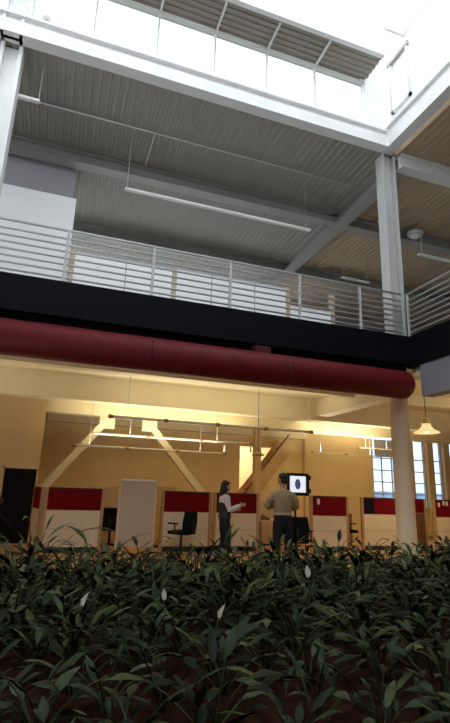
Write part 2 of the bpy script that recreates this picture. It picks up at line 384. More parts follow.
# ------------------------------------------------------------------ red duct
t = thing('air_duct', 'thick dark red round duct hung along the black balcony edge', 'duct', (0, 8.86, 3.9))
n = 28
MB().loft([(-7, 8.86, 3.9), (7.3, 8.86, 3.9), (7.42, 8.86, 3.9), (7.49, 8.86, 3.9), (7.52, 8.86, 3.9)], [(.32, .32), (.32, .32), (.31, .31), (.26, .26), (.16, .16)], n).build('duct_body', M['duct'], t, True)
for x in (-1.6, 1.5, 4.4): MB().loft([(x-.02, 8.86, 3.9), (x+.02, 8.86, 3.9)], [(.328, .328)]*2, n).build('joint_ring', M['ductdark'], t, True)
for x in (3.85,): MB().box((x-.17, 8.8, 4.16), (x+.17, 9.0, 4.36)).build('hanger', M['ductdark'], t)

# ------------------------------------------------------------------ upper office
r = thing('wall_upper_room', 'white box room rising behind the railing beside the steel column', 'wall', (-3.6, 11.2, 5.08), kind='structure')
MB().box((-7, 11.2, 5.08), (-.18, 14, 8.3)).build('room_wall', M['white'], r)
MB().box((-7, 12.7, 8.3), (-.3, 14, 10.42)).build('upper_wall', M['lilac'], r)
def upper_panel(label, x0, x1, z1, seams, posts, y=11.0):
    t = thing('partition_panel', label, 'office partition', ((x0+x1)/2, y, 5.08), 'white partitions in the upper office')
    B((x0, y, 5.15), (x1, y+.06, z1)).build('panel', M['upanel'], t)
    mb = B((x0, y-.005, 5.08), (x1, y+.065, 5.15)); mb.build('base_strip', M['darkbase'], t)
    B((x0, y-.01, z1), (x1, y+.07, z1+.03)).build('top_cap', M['lilac'], t)
    for s in seams: B((s-.012, y-.006, 5.15), (s+.012, y, z1)).build('seam', M['greysteel'], t)
    for px, pz in posts: B((px-.06, y-.03, 5.08), (px+.06, y+.09, pz)).build('post', M['paletan'], t)
upper_panel('white upper partition beside the white box room, with tan end posts', -.04, 2.3, 6.78, [1.16], [(-.1, 6.82), (2.36, 6.82)])
upper_panel('longest white upper partition, between two tan posts, crossed by two seams', 2.42, 5.46, 6.8, [3.35, 4.55], [(5.52, 6.84)])
upper_panel('low white upper partition ending at the last tan post', 5.6, 6.84, 6.33, [], [(6.9, 6.88)])
def batten(label, x0, x1, y, z, wires):
    t = thing('hanging_light', label, 'hanging light', ((x0+x1)/2, y, z), 'slim unlit lights hung in the upper office')
    B((x0, y-.05, z), (x1, y+.05, z+.07)).bevel(.01, 1).build('housing', M['whitelum'], t)
    for x in wires: MB().tube([(x, y, z+.06), (x, y, 10.415)], .012, 6).build('wire', M['rail'], t)
batten('long slim white light hung on two wires below the grey ceiling', .95, 6.24, 11.0, 8.72, (1.0, 6.1))
batten('short white light hung beside the upper end column', -3.0, -1.15, 9.62, 9.45, (-1.18, -2.8))
batten('white light hung under the brownish wing ceiling', 10.05, 14.5, 11.0, 8.75, (10.2, 14.2))
batten('faint slim light hung behind the upper white column', 9.2, 10.4, 14.0, 9.1, (9.3, 10.3))
t = thing('ceiling_lamp', 'round white lamp under the brownish wing ceiling', 'lamp', (10.9, 12.0, 10.43))
MB().lathe([(.05, 0), (.05, -.12), (.26, -.16), (.28, -.26), (.1, -.28)], (10.9, 12.0, 10.43), 20).build('housing', M['whitelum'], t, True)
MB().lathe([(.22, 0), (.2, -.05), (.08, -.08)], (10.9, 12.0, 10.16), 20).build('diffuser', M['white'], t, True)
t = thing('globe_lamp', 'small white globe lamp on the white edge beam', 'lamp', (-1.19, 8.97, 10.92))
MB().lathe([(.06, 0), (.06, .05), (.04, .06)], (-1.19, 8.97, 10.92), 14).build('base', M['greysteel'], t, True)
MB().ell((-1.19, 8.97, 11.06), (.1, .1, .1)).build('globe', M['whitelum'], t, True)
t = thing('conduit_pipe', 'thin pipe run along the grey ribbed ceiling', 'pipe', (1.5, 10.7, 10.38))
MB().tube([(-6.8, 10.7, 10.38), (7.4, 10.7, 10.38)], .022, 6).build('main_run', M['steel'], t, True)
MB().tube([(1.55, 10.7, 10.37), (1.55, 12.1, 10.37)], .02, 6).build('branch_run', M['steel'], t, True)

# ------------------------------------------------------------------ lower office: door, braces, stair, windows
t = thing('door_1', 'black door in the tan wall', 'door', (-.73, 13.99, 0), kind='structure')
B((-1.11, 13.93, .01), (-.345, 13.995, 1.84)).build('door_leaf', M['blackfab'], t)
MB().box((-1.19, 13.95, 0), (-1.13, 14.0, 1.9)).box((-.345, 13.95, 0), (-.305, 14.0, 1.9)).box((-1.19, 13.95, 1.84), (-.305, 14.0, 1.9)).build('door_frame', M['leftwall'], t)
MB().tube([(-1.06, 13.9, .95), (-1.06, 13.9, 1.1)], .012, 8).build('door_handle', M['chrome'], t, True)
def brace(label, a, b, gx):
    t = thing('diagonal_brace', label, 'brace', (b[0], 14.6, 0), 'cream braces under the lower ceiling beam', kind='structure')
    MB().beam(a, b, .2, .2).build('brace_beam', M['cream'], t)
    B((b[0]-.2, 14.45, 0), (b[0]+.2, 14.75, b[2]+.1)).build('foot_pier', M['cream'], t)
    B((gx-.22, 14.52, 3.1), (gx+.22, 14.68, 3.45)).build('gusset', M['cream'], t)
brace('cream brace slanting down towards the tan wall by the black door', (1.42, 14.6, 3.38), (-.2, 14.6, 1.3), 1.4)
brace('cream brace slanting down behind the middle red-topped panels', (2.62, 14.6, 3.36), (4.45, 14.6, 1.3), 2.66)
# windows at the far end
wn = 3
for x0, x1 in ((11.87, 13.3), (13.75, 14.45), (14.75, 15.3), (15.6, 17.2)):
    t = thing('window_%d' % wn, 'bright far window with white glazing bars, ' + ['nearest the cream wall', 'narrow, behind the round column', 'narrow, between two beige pillars', 'widest, past the beige pillars'][wn-3], 'window', ((x0+x1)/2, 16.42, 1), kind='structure'); wn += 1
    mb = MB().box((x0, 16.38, 1), (x1, 16.47, 1.07)).box((x0, 16.38, 3.68), (x1, 16.47, 3.75)).box((x0, 16.38, 1), (x0+.06, 16.47, 3.75)).box((x1-.06, 16.38, 1), (x1, 16.47, 3.75))
    mb.build('window_frame', M['window'], t)
    mb = MB()
    k = max(1, round((x1-x0)/.48))
    for i in range(1, k): mb.box((x0+(x1-x0)*i/k-.02, 16.4, 1.07), (x0+(x1-x0)*i/k+.02, 16.45, 3.68))
    for z in (1.55, 2.0, 2.45, 2.92): mb.box((x0+.06, 16.4, z-.02), (x1-.06, 16.45, z+.02))
    mb.build('glazing_bars', M['window'], t)
    B((x0+.06, 16.42, 1.07), (x1-.06, 16.43, 3.68)).build('pane', M['farglass'], t)
B((11.9, 16.2, 2.95), (13.3, 16.24, 3.62)).build('window_blind', M['blind'], None)
tag(bpy.data.objects['window_blind'], 'pale roller blind half down on the window beside the cream wall', 'blind')
for x0, x1, q in ((13.3, 13.75, 'beside the widest pane'), (14.45, 14.75, 'between two narrow windows'), (15.3, 15.6, 'before the widest window'), (17.2, 20, 'closing the window row')):
    struct('column_window', B((x0, 16.2, 0), (x1, 16.5, 4.25)), M['creamwall'], 'beige pillar between far windows, ' + q, 'pillar')
struct('ground_outside', B((8, 16.5, -.3), (32, 40, -.05)), M['outground'], 'grey paving outside the far windows', 'paving')
t = thing('outside_building', 'blue-grey building seen through the far windows', 'building', (21, 36, -.05), kind='structure')
B((10, 34, -.05), (32, 36, 1.9)).build('facade', M['outwall'], t)
for x in range(12, 30, 3): B((x, 33.9, .4), (x+1.4, 34.0, 1.5)).build('facade_window', M['lilac'], t)
# stair
t = thing('staircase', 'ochre stair with pale side board and brown edge rail rising in the wall opening', 'stair', (6.3, 16.0, 0))
ax, az, bx, bz = 5.35, -.02, 7.95, 3.2
MB().beam((ax+.05, 15.62, .1), (bx, 15.62, bz), .06, .42).build('stringer', M['beige'], t)
MB().beam((ax+.05, 16.38, .1), (bx, 16.38, bz), .06, .42).build('stringer', M['beige'], t)
for k in range(14):
    q = (k+.8)/14.6
    B((ax+(bx-ax)*q-.11, 15.64, .1+(bz-.1)*q-.02), (ax+(bx-ax)*q+.13, 16.36, .1+(bz-.1)*q+.02)).build('tread', M['tan'], t)
MB().prism([(ax+.4, .05), (bx, .05), (bx, bz-.25)], 'y', 15.63, 15.68).build('under_stair_panel', M['ochre'], t)
MB().tube([(ax+.05, 15.58, .45), (bx-.1, 15.58, bz+.26)], .028, 8).build('edge_rail', M['brown'], t, True)
struct('column_stair', MB().box((6.4, 15.2, 0), (6.62, 15.42, 4.25)), M['beige'], 'slim beige pillar in front of the stair opening', 'pillar')

# ------------------------------------------------------------------ lower lights
def uplight(label, x0, x1, y, z, drops, r=.03, m='whitelum', hooks=()):
    t = thing('hanging_rod_light', label, 'hanging light', ((x0+x1)/2, y, z), 'slim rod lights under the lower ceiling')
    MB().tube([(x0, y, z), (x1, y, z)], r, 10).build('rod', M[m], t, True)
    k = max(2, round((x1-x0)/1.4))
    for i in range(k+1):
        x = x0 + (x1-x0)*i/k
        MB().tube([(x-.05, y, z), (x+.05, y, z)], r*1.5, 10).build('coupler', M['tan'], t, True)
    for x in drops: MB().tube([(x, y, z), (x, y, 4.245)], .008, 6).build('wire', M['rail'], t)
    for x, z2 in hooks: MB().tube([(x, y, z), (x, y, z2)], r, 8).build('riser', M[m], t, True)
uplight('front hanging rod light with dark end caps below the lower ceiling', 1.2, 6.62, 11.8, 3.08, (1.6, 6.55), .035)
uplight('middle hanging rod light passing in front of the braces', .95, 5.7, 13.9, 2.87, (2.0, 4.6), .032, hooks=((5.7, 2.62),))
uplight('lowest hanging rod light, bent up at one end', .5, 4.75, 13.6, 2.5, (.9, 4.0), .028, hooks=((4.75, 2.76),))
uplight('thin rod light hung before the cream back wall', 7.9, 10.4, 14.0, 2.75, (8.2, 10.1), .016)
uplight('rod light hung beside the far windows', 10.3, 11.8, 14.95, 3.1, (10.6, 11.5), .03)
def pendant(label, x, y, z, lit=True):
    t = thing('pendant_lamp', label, 'pendant lamp', (x, y, z))
    if not lit:
        MB().tube([(x, y, z+.08), (x, y, 4.245)], .008, 6).build('cord', M['darkbase'], t)
        MB().lathe([(.02, .1), (.05, .08), (.17, .03), (.18, 0), (.16, 0), (.04, .05)], (x, y, z), 20).build('shade', M['tan'], t, True)
        return
    MB().tube([(x, y, z+.42), (x, y, 4.245)], .01, 6).build('cord', M['darkbase'], t)
    MB().lathe([(.05, .45), (.1, .42), (.1, .32), (.13, .28)], (x, y, z), 20).build('cap', M['lampglass'], t, True)
    MB().lathe([(.1, .30), (.13, .2), (.2, .12), (.3, .07), (.34, .04), (.32, .03), (.28, .06), (.18, .1), (.11, .18)], (x, y, z), 28).build('shade', M['lampshade'], t, True)
    MB().ell((x, y, z+.12), (.07, .07, .08)).build('bulb', M['lampglow'], t, True)
pendant('wide glass pendant lamp hanging just past the round column', 9.4, 10.5, 3.08)
pendant('small pendant lamp hanging over the stair opening', 5.35, 12.5, 2.42, False)

def area(name, loc, sx, sy, power, col=(1, .76, .42), up=True):
    l = bpy.data.lights.new(name, 'AREA'); l.shape = 'RECTANGLE'; l.size = sx; l.size_y = sy; l.energy = power; l.color = col
    o = bpy.data.objects.new(name, l); COL.objects.link(o); o.location = loc
    o.rotation_euler = (PI, 0, 0) if up else (0, 0, 0)
    return o
W = (1, .9, .66)
area('uplight_front', (3.9, 11.8, 3.13), 5.4, .3, 42, W)
area('uplight_middle', (3.3, 13.9, 2.92), 4.6, .3, 48, W)
area('uplight_lowest', (2.6, 13.6, 2.55), 4.2, .3, 44, W)
area('uplight_far', (9.2, 14.0, 2.78), 2.4, .3, 75, W)
area('uplight_window', (11.0, 14.95, 3.15), 1.4, .3, 40, W)
area('uplight_aisle', (-3, 11.8, 2.6), 5, .6, 26, W)
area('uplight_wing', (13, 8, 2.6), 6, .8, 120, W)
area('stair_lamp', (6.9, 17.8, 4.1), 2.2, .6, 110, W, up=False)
area('pendant_glow', (9.4, 10.5, 3.1), .3, .3, 40, W, up=False)

# ------------------------------------------------------------------ cubicle panels
def cubicle(label, p0, p1, red_z=.9, h=1.4, lower='cream_panel', base=True, dark=None, items=0):
    a = Vector((p0[0], p0[1], 0)); b = Vector((p1[0], p1[1], 0)); Lg = (b-a).length
    ang = math.atan2(b.y-a.y, b.x-a.x)
    t = thing('cubicle_panel', label, 'office partition', a, 'red-topped office partitions', ang)
    def bx(lo, hi, n_, m_, bv=0):
        mb = B(lo, hi)
        if bv: mb.bevel(bv, 1)
        return mb.build(n_, M[m_], t, local=True)
    bx((.07, -.025, .12), (Lg-.07, .025, red_z), 'lower_panel', lower)
    bx((.07, -.03, red_z+.01), (Lg-.07, .03, h-.03), 'fabric_panel', 'redfab')
    if dark: bx((.09, -.04, red_z+.02), (dark, -.03, h-.04), 'black_pinboard', 'blackfab')
    bx((.0, -.04, 0), (.07, .04, h), 'post', 'tan', .006)
    bx((Lg-.07, -.04, 0), (Lg, .04, h), 'post', 'tan', .006)
    bx((.07, -.035, h-.03), (Lg-.07, .035, h), 'top_rail', 'darkbase')
    if base: bx((.07, -.02, 0), (Lg-.07, .02, .12), 'kick_plate', 'darkbase')
    if lower == 'cream_panel': bx((.07, -.028, .5), (Lg-.07, -.025, .51), 'seam', 'tan')
    return t
cubicle('red-topped pale partition nearest the black door', (-.06, 12.0), (1.26, 12.0))
cubicle('partition seen almost edge-on beside the black door', (-.3, 13.3), (-.1, 12.06))
cubicle('red-topped pale partition behind the lone office chair with armrests', (2.62, 12.05), (3.9, 12.05))
cubicle('red-topped pale partition behind the woman in the vest', (3.94, 12.0), (5.17, 12.0))
cubicle('red-topped pale partition beside the wall screen, dark at its foot', (6.52, 11.75), (7.68, 11.75), .89)
cubicle('red-topped partition with a black pinboard square, next to the round column', (8.26, 12.0), (9.85, 12.0), .94, dark=.42)
cubicle('red-topped partition with a brown wooden lower half past the column', (9.6, 12.6), (11.0, 12.6), .98, lower='brown')
cubicle('red-topped partition with small white notes pinned near its top', (10.66, 11.9), (11.5, 11.9), .9)
for k, (x, z) in enumerate(((10.82, 1.25), (11.0, 1.3), (11.12, 1.29))):
    tag(B((x, 11.855, z-.06), (x+.06, 11.87, z+.06)).build('paper_note', M['board']), ['tall white note pinned on the red fabric past the column', 'middle small white note on the red fabric past the column', 'small white note on the red fabric closest to the tan post'][k], 'note', 'white notes on the red partition')
tag(B((6.72, 11.7, 1.18), (6.79, 11.72, 1.32)).build('paper_note', M['board']), 'white note on the red partition beside the wall screen', 'note')
# tall board
t = thing('whiteboard', 'tall pale whiteboard standing between red-topped partitions', 'whiteboard', (2.05, 11.9, 0))
B((1.6, 11.88, .12), (2.42, 11.93, 1.6)).build('board', M['pinkboard'], t)
for x in (1.57, 2.42): B((x, 11.87, .05), (x+.04, 11.94, 1.64)).build('side_frame', M['cream_panel'], t)
B((1.61, 11.87, 1.6), (2.42, 11.94, 1.64)).build('top_frame', M['white'], t)
for x in (1.57, 2.41): MB().box((x, 11.65, 0), (x+.05, 12.15, .05)).build('foot', M['chrome'], t)
# beige cabinets
def cabinet(label, x0, x1, y0, y1, z1, m='beige', doors=2):
    t = thing('storage_cabinet', label, 'cabinet', ((x0+x1)/2, y0, 0))
    B((x0, y0+.02, .05), (x1, y1, z1)).build('body', M[m], t); B((x0+.02, y0+.05, 0), (x1-.02, y1-.02, .05)).build('plinth', M['darkbase'], t)
    w_ = (x1-x0)/doors
    for k in range(doors):
        d = B((x0+w_*k+.01, y0, .07), (x0+w_*(k+1)-.01, y0+.02, z1-.02)).build('door', M[m], t)
        hx = x0+w_*(k+1)-.05
        MB().tube([(hx, y0-.02, z1*.55), (hx, y0-.02, z1*.55+.1)], .006, 6).build('handle', M['chrome'], d)
cabinet('beige cabinet behind the first office chair', 1.0, 1.95, 13.3, 13.75, 1.47)
cabinet('beige cabinet showing over the partition edge beside the whiteboard', 2.5, 3.2, 12.9, 13.3, 1.5)
cabinet('low beige cabinet in the gap behind the man', 5.5, 6.5, 13.2, 13.6, 1.2)
cabinet('brown cabinet in the shade right behind the column partition', 8.0, 8.9, 13.4, 13.9, .9, 'brown')
def desk(label, x0, x1, y0, y1, z=.74):
    t = thing('office_desk', label, 'desk', ((x0+x1)/2, (y0+y1)/2, 0))
    B((x0, y0, z-.035), (x1, y1, z)).bevel(.006, 1).build('desktop', M['beige'], t)
    for x in (x0+.05, x1-.1):
        for y in (y0+.05, y1-.1): B((x, y, 0), (x+.05, y+.05, z-.035)).build('leg', M['chrome'], t)
desk('beige desk in the gap behind the man', 5.25, 6.45, 12.15, 12.8)
t = thing('desk_phone', 'small black phone on the desk behind the man', 'phone', (5.5, 12.3, .74))
MB().prism([(12.2, .74), (12.42, .74), (12.42, .82), (12.2, .76)], 'x', 5.4, 5.6).build('phone_base', M['plastic'], t)
MB().tube([(5.43, 12.22, .8), (5.43, 12.24, .83), (5.43, 12.36, .86), (5.43, 12.4, .84)], .018, 8).build('handset', M['plastic'], t, True)
# wall screen on a pole
t = thing('display_screen', 'black-framed bright screen on a stand beside the man', 'screen', (6.2, 12.0, 0))
B((5.98, 11.98, 1.38), (6.62, 12.04, 1.97)).bevel(.012, 2).build('bezel', M['plastic'], t)
sc_ = B((6.06, 11.972, 1.47), (6.53, 11.981, 1.89)).build('screen_face', M['screen'], t)
MB().loft([(6.29, 11.973, 1.68), (6.29, 11.9695, 1.68)], [(.085, .14), (.085, .14)], 20, side=(1, 0, 0)).build('dark_figure', M['screenblue'], sc_)
MB().box((6.64, 11.99, 1.8), (6.7, 12.03, 1.92)).box((6.64, 11.99, 1.45), (6.7, 12.03, 1.57)).box((6.62, 12.0, 1.4), (6.65, 12.03, 1.95)).build('side_bracket', M['plastic'], t)
MB().tube([(6.26, 12.07, 0.03), (6.26, 12.07, 1.8)], .03, 10).build('pole', M['plastic'], t, True)
MB().box((6.1, 11.9, 0), (6.42, 12.14, .03)).build('base', M['plastic'], t)

# ------------------------------------------------------------------ office chairs
def make_chair(label):
    t = thing('office_chair', label, 'chair', (0, 0, 0), 'black swivel chairs at the partitions')
    MB().box((-.24, -.24, .44), (.24, .24, .52)).bevel(.035, 3).build('seat', M['blackfab'], t, True, local=True)
    mb = MB(); rows = []
    for iz in range(7):
        z = .47 + iz*.083; ww = .25 - .04*abs(iz-3)/3*(1 if iz > 3 else .6); row = []
        for ix in range(7):
            u = -1 + ix/3; row.append((u*ww, .25 + .05*(iz/6) - .06*u*u, z))
        rows.append(row)
    F = [[mb.bm.verts.new(p) for p in r_] for r_ in rows]
    Bk = [[mb.bm.verts.new((p[0], p[1]+.045, p[2])) for p in r_] for r_ in rows]
    for i in range(6):
        for j in range(6):
            mb.bm.faces.new((F[i][j], F[i][j+1], F[i+1][j+1], F[i+1][j])); mb.bm.faces.new((Bk[i+1][j], Bk[i+1][j+1], Bk[i][j+1], Bk[i][j]))
        mb.bm.faces.new((F[i+1][0], Bk[i+1][0], Bk[i][0], F[i][0])); mb.bm.faces.new((F[i][6], Bk[i][6], Bk[i+1][6], F[i+1][6]))
    for j in range(6):
        mb.bm.faces.new((F[0][j+1], F[0][j], Bk[0][j], Bk[0][j+1])); mb.bm.faces.new((F[6][j], F[6][j+1], Bk[6][j+1], Bk[6][j]))
    mb.build('backrest', M['blackfab'], t, True, local=True)
    MB().tube([(0, .15, .44), (0, .3, .47), (0, .33, .75)], .022, 8).build('back_support', M['plastic'], t, True, local=True)
    MB().tube([(0, 0, .09), (0, 0, .44)], .03, 10).build('gas_column', M['plastic'], t, True, local=True)
    for s in (-1, 1):
        MB().tube([(s*.22, .05, .46), (s*.3, .05, .5), (s*.3, .03, .68)], .018, 8).box((s*.3-.035, -.14, .67), (s*.3+.035, .12, .705)).build('armrest', M['plastic'], t, False, local=True)
    for k in range(5):
        a = k*2*PI/5+.3; c, s_ = math.cos(a), math.sin(a)
        l = MB().tube([(c*.02, s_*.02, .12), (c*.3, s_*.3, .075)], [.026, .016], 8).build('base_leg', M['plastic'], t, True, local=True)
        MB().tube([(c*.3-s_*.02, s_*.3+c*.02, .03), (c*.3+s_*.02, s_*.3-c*.02, .03)], .03, 10).build('caster', M['plastic'], l, True, local=True)
    return t
ch0 = make_chair('black office chair with armrests alone before the second partition')
chair_spots = [((3.02, 11.5), -2.5, None), ((1.52, 12.6), PI-.2, 'black office chair beside the tall whiteboard'),
               ((5.0, 9.6), 2.75, 'black office chair pulled up close beside the man'), ((7.98, 12.3), 1.4, 'black office chair behind the gap by the round column'),
               ((9.0, 11.2), .4, 'black office chair largely hidden behind the round column')]
for i, (p, a, lb) in enumerate(chair_spots[:4]):
    o = ch0 if i == 0 else copy_tree(ch0)
    o.location = (p[0], p[1], 0); o.rotation_euler = (0, 0, a)
    if lb: o['label'] = lb

# ------------------------------------------------------------------ people
def hand(mb, wrist, d, nrm, curl=.5, thumb=1):
    W = Vector(wrist); d = Vector(d).normalized(); nrm = Vector(nrm); nrm = (nrm - d*nrm.dot(d)).normalized(); s = d.cross(nrm)*thumb
    mb.loft([W, W+d*.04, W+d*.09], [(.03, .017), (.038, .017), (.036, .014)], 10, side=s, dome=True)
    for k, (off, ln, rad) in enumerate(((.03, .075, .0085), (.01, .083, .009), (-.01, .077, .0085), (-.029, .06, .0078))):
        p = W + d*.088 + s*off; pts = [p - d*.02]; q = p; ang = 0
        pts.append(q)
        for seg in (.45, .3, .25):
            ang += curl*(.5+.25*k/3); dd = d*math.cos(ang) + nrm*math.sin(ang); q = q + dd*(ln*seg); pts.append(q)
        mb.loft(pts, [(rad, rad)]*4 + [(rad*.8, rad*.8)], 8, dome=True)
    p = W + d*.03 + s*.03
    mb.loft([W+d*.02+s*.015, p+s*.012, p+d*.03+s*.03+nrm*.012, p+d*.055+s*.033+nrm*.022], [(.013, .013), (.012, .012), (.0105, .0105), (.008, .008)], 8, dome=True)

def head(mb, c, fwd, s=1.0):
    c = Vector(c); fwd = Vector(fwd).normalized(); side = fwd.cross(Vector((0, 0, 1))).normalized(); up = side.cross(fwd)
    R = Matrix((side, fwd, up)).transposed()
    P = lambda x, y, z: c + side*(x*s) + fwd*(y*s) + up*(z*s)
    mb.ell(P(0, -.012, .03), (.074*s, .092*s, .088*s), R, 20)
    mb.ell(P(0, .018, -.03), (.06*s, .066*s, .082*s), R, 18)
    mb.ell(P(0, .052, -.078), (.033*s, .03*s, .028*s), R, 12)            # chin
    mb.ell(P(0, .07, .025), (.05*s, .022*s, .012*s), R, 10)              # brow
    mb.loft([P(0, .078, .012), P(0, .094, -.014), P(0, .103, -.03), P(0, .088, -.04)], [(.009*s, .009*s), (.012*s, .012*s), (.016*s, .014*s), (.012*s, .01*s)], 8, dome=True)
    mb.ell(P(0, .08, -.058), (.024*s, .012*s, .006*s), R, 10); mb.ell(P(0, .078, -.068), (.022*s, .012*s, .007*s), R, 10)
    for q in (-1, 1):
        mb.ell(P(q*.076, -.005, -.005), (.012*s, .022*s, .034*s), R, 10)
        mb.ell(P(q*.042, .056, -.03), (.022*s, .02*s, .02*s), R, 10)     # cheek
    return P, R

def eyes(P, R, t, s=1.0):
    for q in (-1, 1): MB().ell(P(q*.031, .079, .003), (.012*s, .008*s, .008*s), R, 10).build('eye', M['eye'], t, True, local=True)

def person(label, loc, rz, sc, hair_long, mats, pose):
    t = thing('person', label, 'person', loc, None, rz)
    S = lambda p: tuple(q*sc for q in p)
    def LL(mb, pts, rad, side=(1, 0, 0), n=14, dome=True, grow=0.0):
        mb.loft([S(p) for p in pts], [(a*sc+grow, b*sc+grow) for a, b in rad], n, side=side, dome=dome)
    wd = pose.get('wide', 1.0)
    torso = [(0, 0, .86), (0, .0, .96), (0, .005, 1.06), (0, .0, 1.18), (0, -.005, 1.3), (0, -.01, 1.4), (0, -.012, 1.46), (0, -.008, 1.5)]
    trad = [(.15, .1), (.172*pose.get('hip', 1), .118), (.15*wd, .105), (.158*wd, .112), (.18*wd, .122), (.185*wd, .11), (.14*wd, .085), (.07, .06)]
    legs = pose['legs']; lr = [(.092, .092), (.086, .09), (.058, .062), (.056, .062), (.042, .044)]
    body = MB()
    LL(body, torso, trad)
    LL(body, [(0, -.012, 1.46), (0, -.002, 1.53), (0, .008, 1.6)], [(.06, .06), (.053, .055), (.053, .056)])
    for lg in legs: LL(body, lg, lr)
    for lg in legs:
        a = Vector(lg[-1]); fd = Vector(pose.get('foot', (0, 1, 0)))
        LL(body, [a+Vector((0, 0, -.03))-fd*.03, a+Vector((0, 0, -.045))+fd*.06, a+Vector((0, 0, -.055))+fd*.15], [(.036, .036), (.042, .03), (.036, .018)])
    for ar in pose['arms']: LL(body, ar['pts'], [(.05, .052), (.046, .048), (.04, .042), (.038, .04), (.026, .024)])
    for ar in pose['arms']: hand(body, S(ar['pts'][-1]), ar['d'], ar['n'], ar.get('curl', .4), ar.get('th', 1))
    hs = sc*1.1; P, R = head(body, S((0, .02, 1.68)), pose['look'], hs)
    body.build('body', mats['skin'], t, local=True, remesh=.0065)
    eyes(P, R, t, hs)
    g = .011
    tr = MB()
    LL(tr, [(0, 0, .76), (0, 0, .83), (0, 0, .96), (0, .004, 1.08)], [(.09, .075), (.16, .108), (.172*pose.get('hip', 1), .118), (.152*wd, .108)], grow=g, dome=False)
    for lg in legs: LL(tr, [*lg[:-1], Vector(lg[-1])-Vector((0, 0, .01))], [(.092, .092), (.09, .094), (.072, .075), (.07, .075), (.066, .072)], grow=g, dome=False)
    tr.build('trousers', mats['trousers'], t, local=True, remesh=.009)
    sh = MB()
    LL(sh, [(0, 0, 1.0)] + torso[2:-1] + [(0, -.009, 1.49)], [(.166*wd, .122)] + trad[2:-1] + [(.085, .07)], grow=g+.006, dome=False)
    for ar in pose['arms']:
        pt = [Vector(p) for p in ar['pts']]; end = pt[-2].lerp(pt[-1], .9)
        LL(sh, [*pt[:-1], end], [(.064, .066), (.058, .06), (.052, .054), (.05, .052), (.036, .036)], grow=g, dome=True)
    sh.build('shirt', mats['shirt'], t, local=True, remesh=.009)
    if 'vest' in mats:
        ve = MB(); LL(ve, [(0, 0, .95), (0, 0, 1.0), (0, .005, 1.08), (0, 0, 1.18), (0, -.005, 1.28), (0, -.008, 1.33)], [(.175, .122), (.168, .116), (.152*wd, .107), (.158*wd, .112), (.175*wd, .12), (.15*wd, .11)], grow=.03, dome=False)
        ve.build('vest', mats['vest'], t, local=True, remesh=.009)
    for lg in legs:
        a = Vector(lg[-1]); fd = Vector(pose.get('foot', (0, 1, 0))); so = MB()
        LL(so, [a+Vector((0, 0, -.035))-fd*.05, a+Vector((0, 0, -.045))+fd*.05, a+Vector((0, 0, -.055))+fd*.17], [(.042, .038), (.05, .035), (.042, .024)])
        so.build('shoe', M['shoe'], t, local=True, remesh=.009)
    ha = MB(); Pm = P
    if hair_long:
        ha.ell(P(0, -.028, .045), (.086*hs, .094*hs, .092*hs), R, 18); ha.ell(P(0, -.07, -.03), (.084*hs, .06*hs, .12*hs), R, 16)
        ha.ell(P(0, -.08, -.13), (.085*hs, .06*hs, .1*hs), R, 14)
        for q in (-1, 1): ha.ell(P(q*.066, -.025, -.06), (.024*hs, .045*hs, .1*hs), R, 12)
        ha.ell(P(0, .045, .085), (.06*hs, .035*hs, .03*hs), R, 12)
    else:
        ha.ell(P(0, -.022, .048), (.081*hs, .094*hs, .083*hs), R, 18); ha.ell(P(0, -.06, -.01), (.072*hs, .052*hs, .068*hs), R, 16)
        for q in (-1, 1): ha.ell(P(q*.07, .018, .02), (.012*hs, .016*hs, .035*hs), R, 10)
        ha.ell(P(0, .05, .085), (.055*hs, .03*hs, .022*hs), R, 12)
    ha.build('hair', M['hair'], t, local=True, remesh=.007)
    return t
# man: back to the camera, arms folded in front, head turned towards the screen
person('person in a khaki shirt and black trousers, back turned, arms folded', (4.37, 8.95, 0), -.12, 1.0, False,
       dict(skin=M['skin'], trousers=M['trousers'], shirt=M['shirt']),
       dict(wide=1.13, look=(-.35, 1, -.05),
            legs=[[(-.09, 0, .9), (-.105, 0, .72), (-.115, .01, .5), (-.125, 0, .4), (-.14, -.03, .09)], [(.09, 0, .9), (.105, .0, .72), (.12, .02, .5), (.13, .01, .4), (.15, -.02, .09)]],
            arms=[dict(pts=[(-.19, -.01, 1.385), (-.27, -.02, 1.3), (-.315, .02, 1.18), (-.25, .13, 1.16), (-.07, .22, 1.2)], d=(1, .1, .1), n=(0, -1, 0), th=1, curl=.4),
                  dict(pts=[(.19, -.01, 1.385), (.26, -.01, 1.3), (.295, .03, 1.17), (.22, .15, 1.14), (.06, .255, 1.14)], d=(-1, .1, .05), n=(0, -1, 0), th=-1, curl=.4)]))
# woman: seen from her side, one forearm raised forward
person('person with dark hair in a white blouse and dark vest, gesturing', (3.68, 10.4, 0), -PI/2-.05, .91, True,
       dict(skin=M['skin2'], trousers=M['greytrousers'], shirt=M['blouse'], vest=M['vest']),
       dict(wide=.92, hip=1.04, look=(0, 1, -.08),
            legs=[[(-.085, 0, .9), (-.09, .01, .72), (-.09, .02, .5), (-.09, .01, .4), (-.09, -.03, .09)], [(.085, 0, .9), (.09, .03, .72), (.09, .07, .5), (.09, .06, .4), (.09, .04, .09)]],
            arms=[dict(pts=[(.19, -.01, 1.42), (.22, .0, 1.29), (.22, .05, 1.15), (.2, .16, 1.18), (.17, .31, 1.25)], d=(-.1, 1, .15), n=(-1, 0, 0), th=1, curl=.25),
                  dict(pts=[(-.19, -.01, 1.42), (-.215, .0, 1.28), (-.22, .03, 1.13), (-.19, .12, 1.1), (-.1, .25, 1.14)], d=(.3, 1, .1), n=(1, 0, 0), th=-1, curl=.4)]))

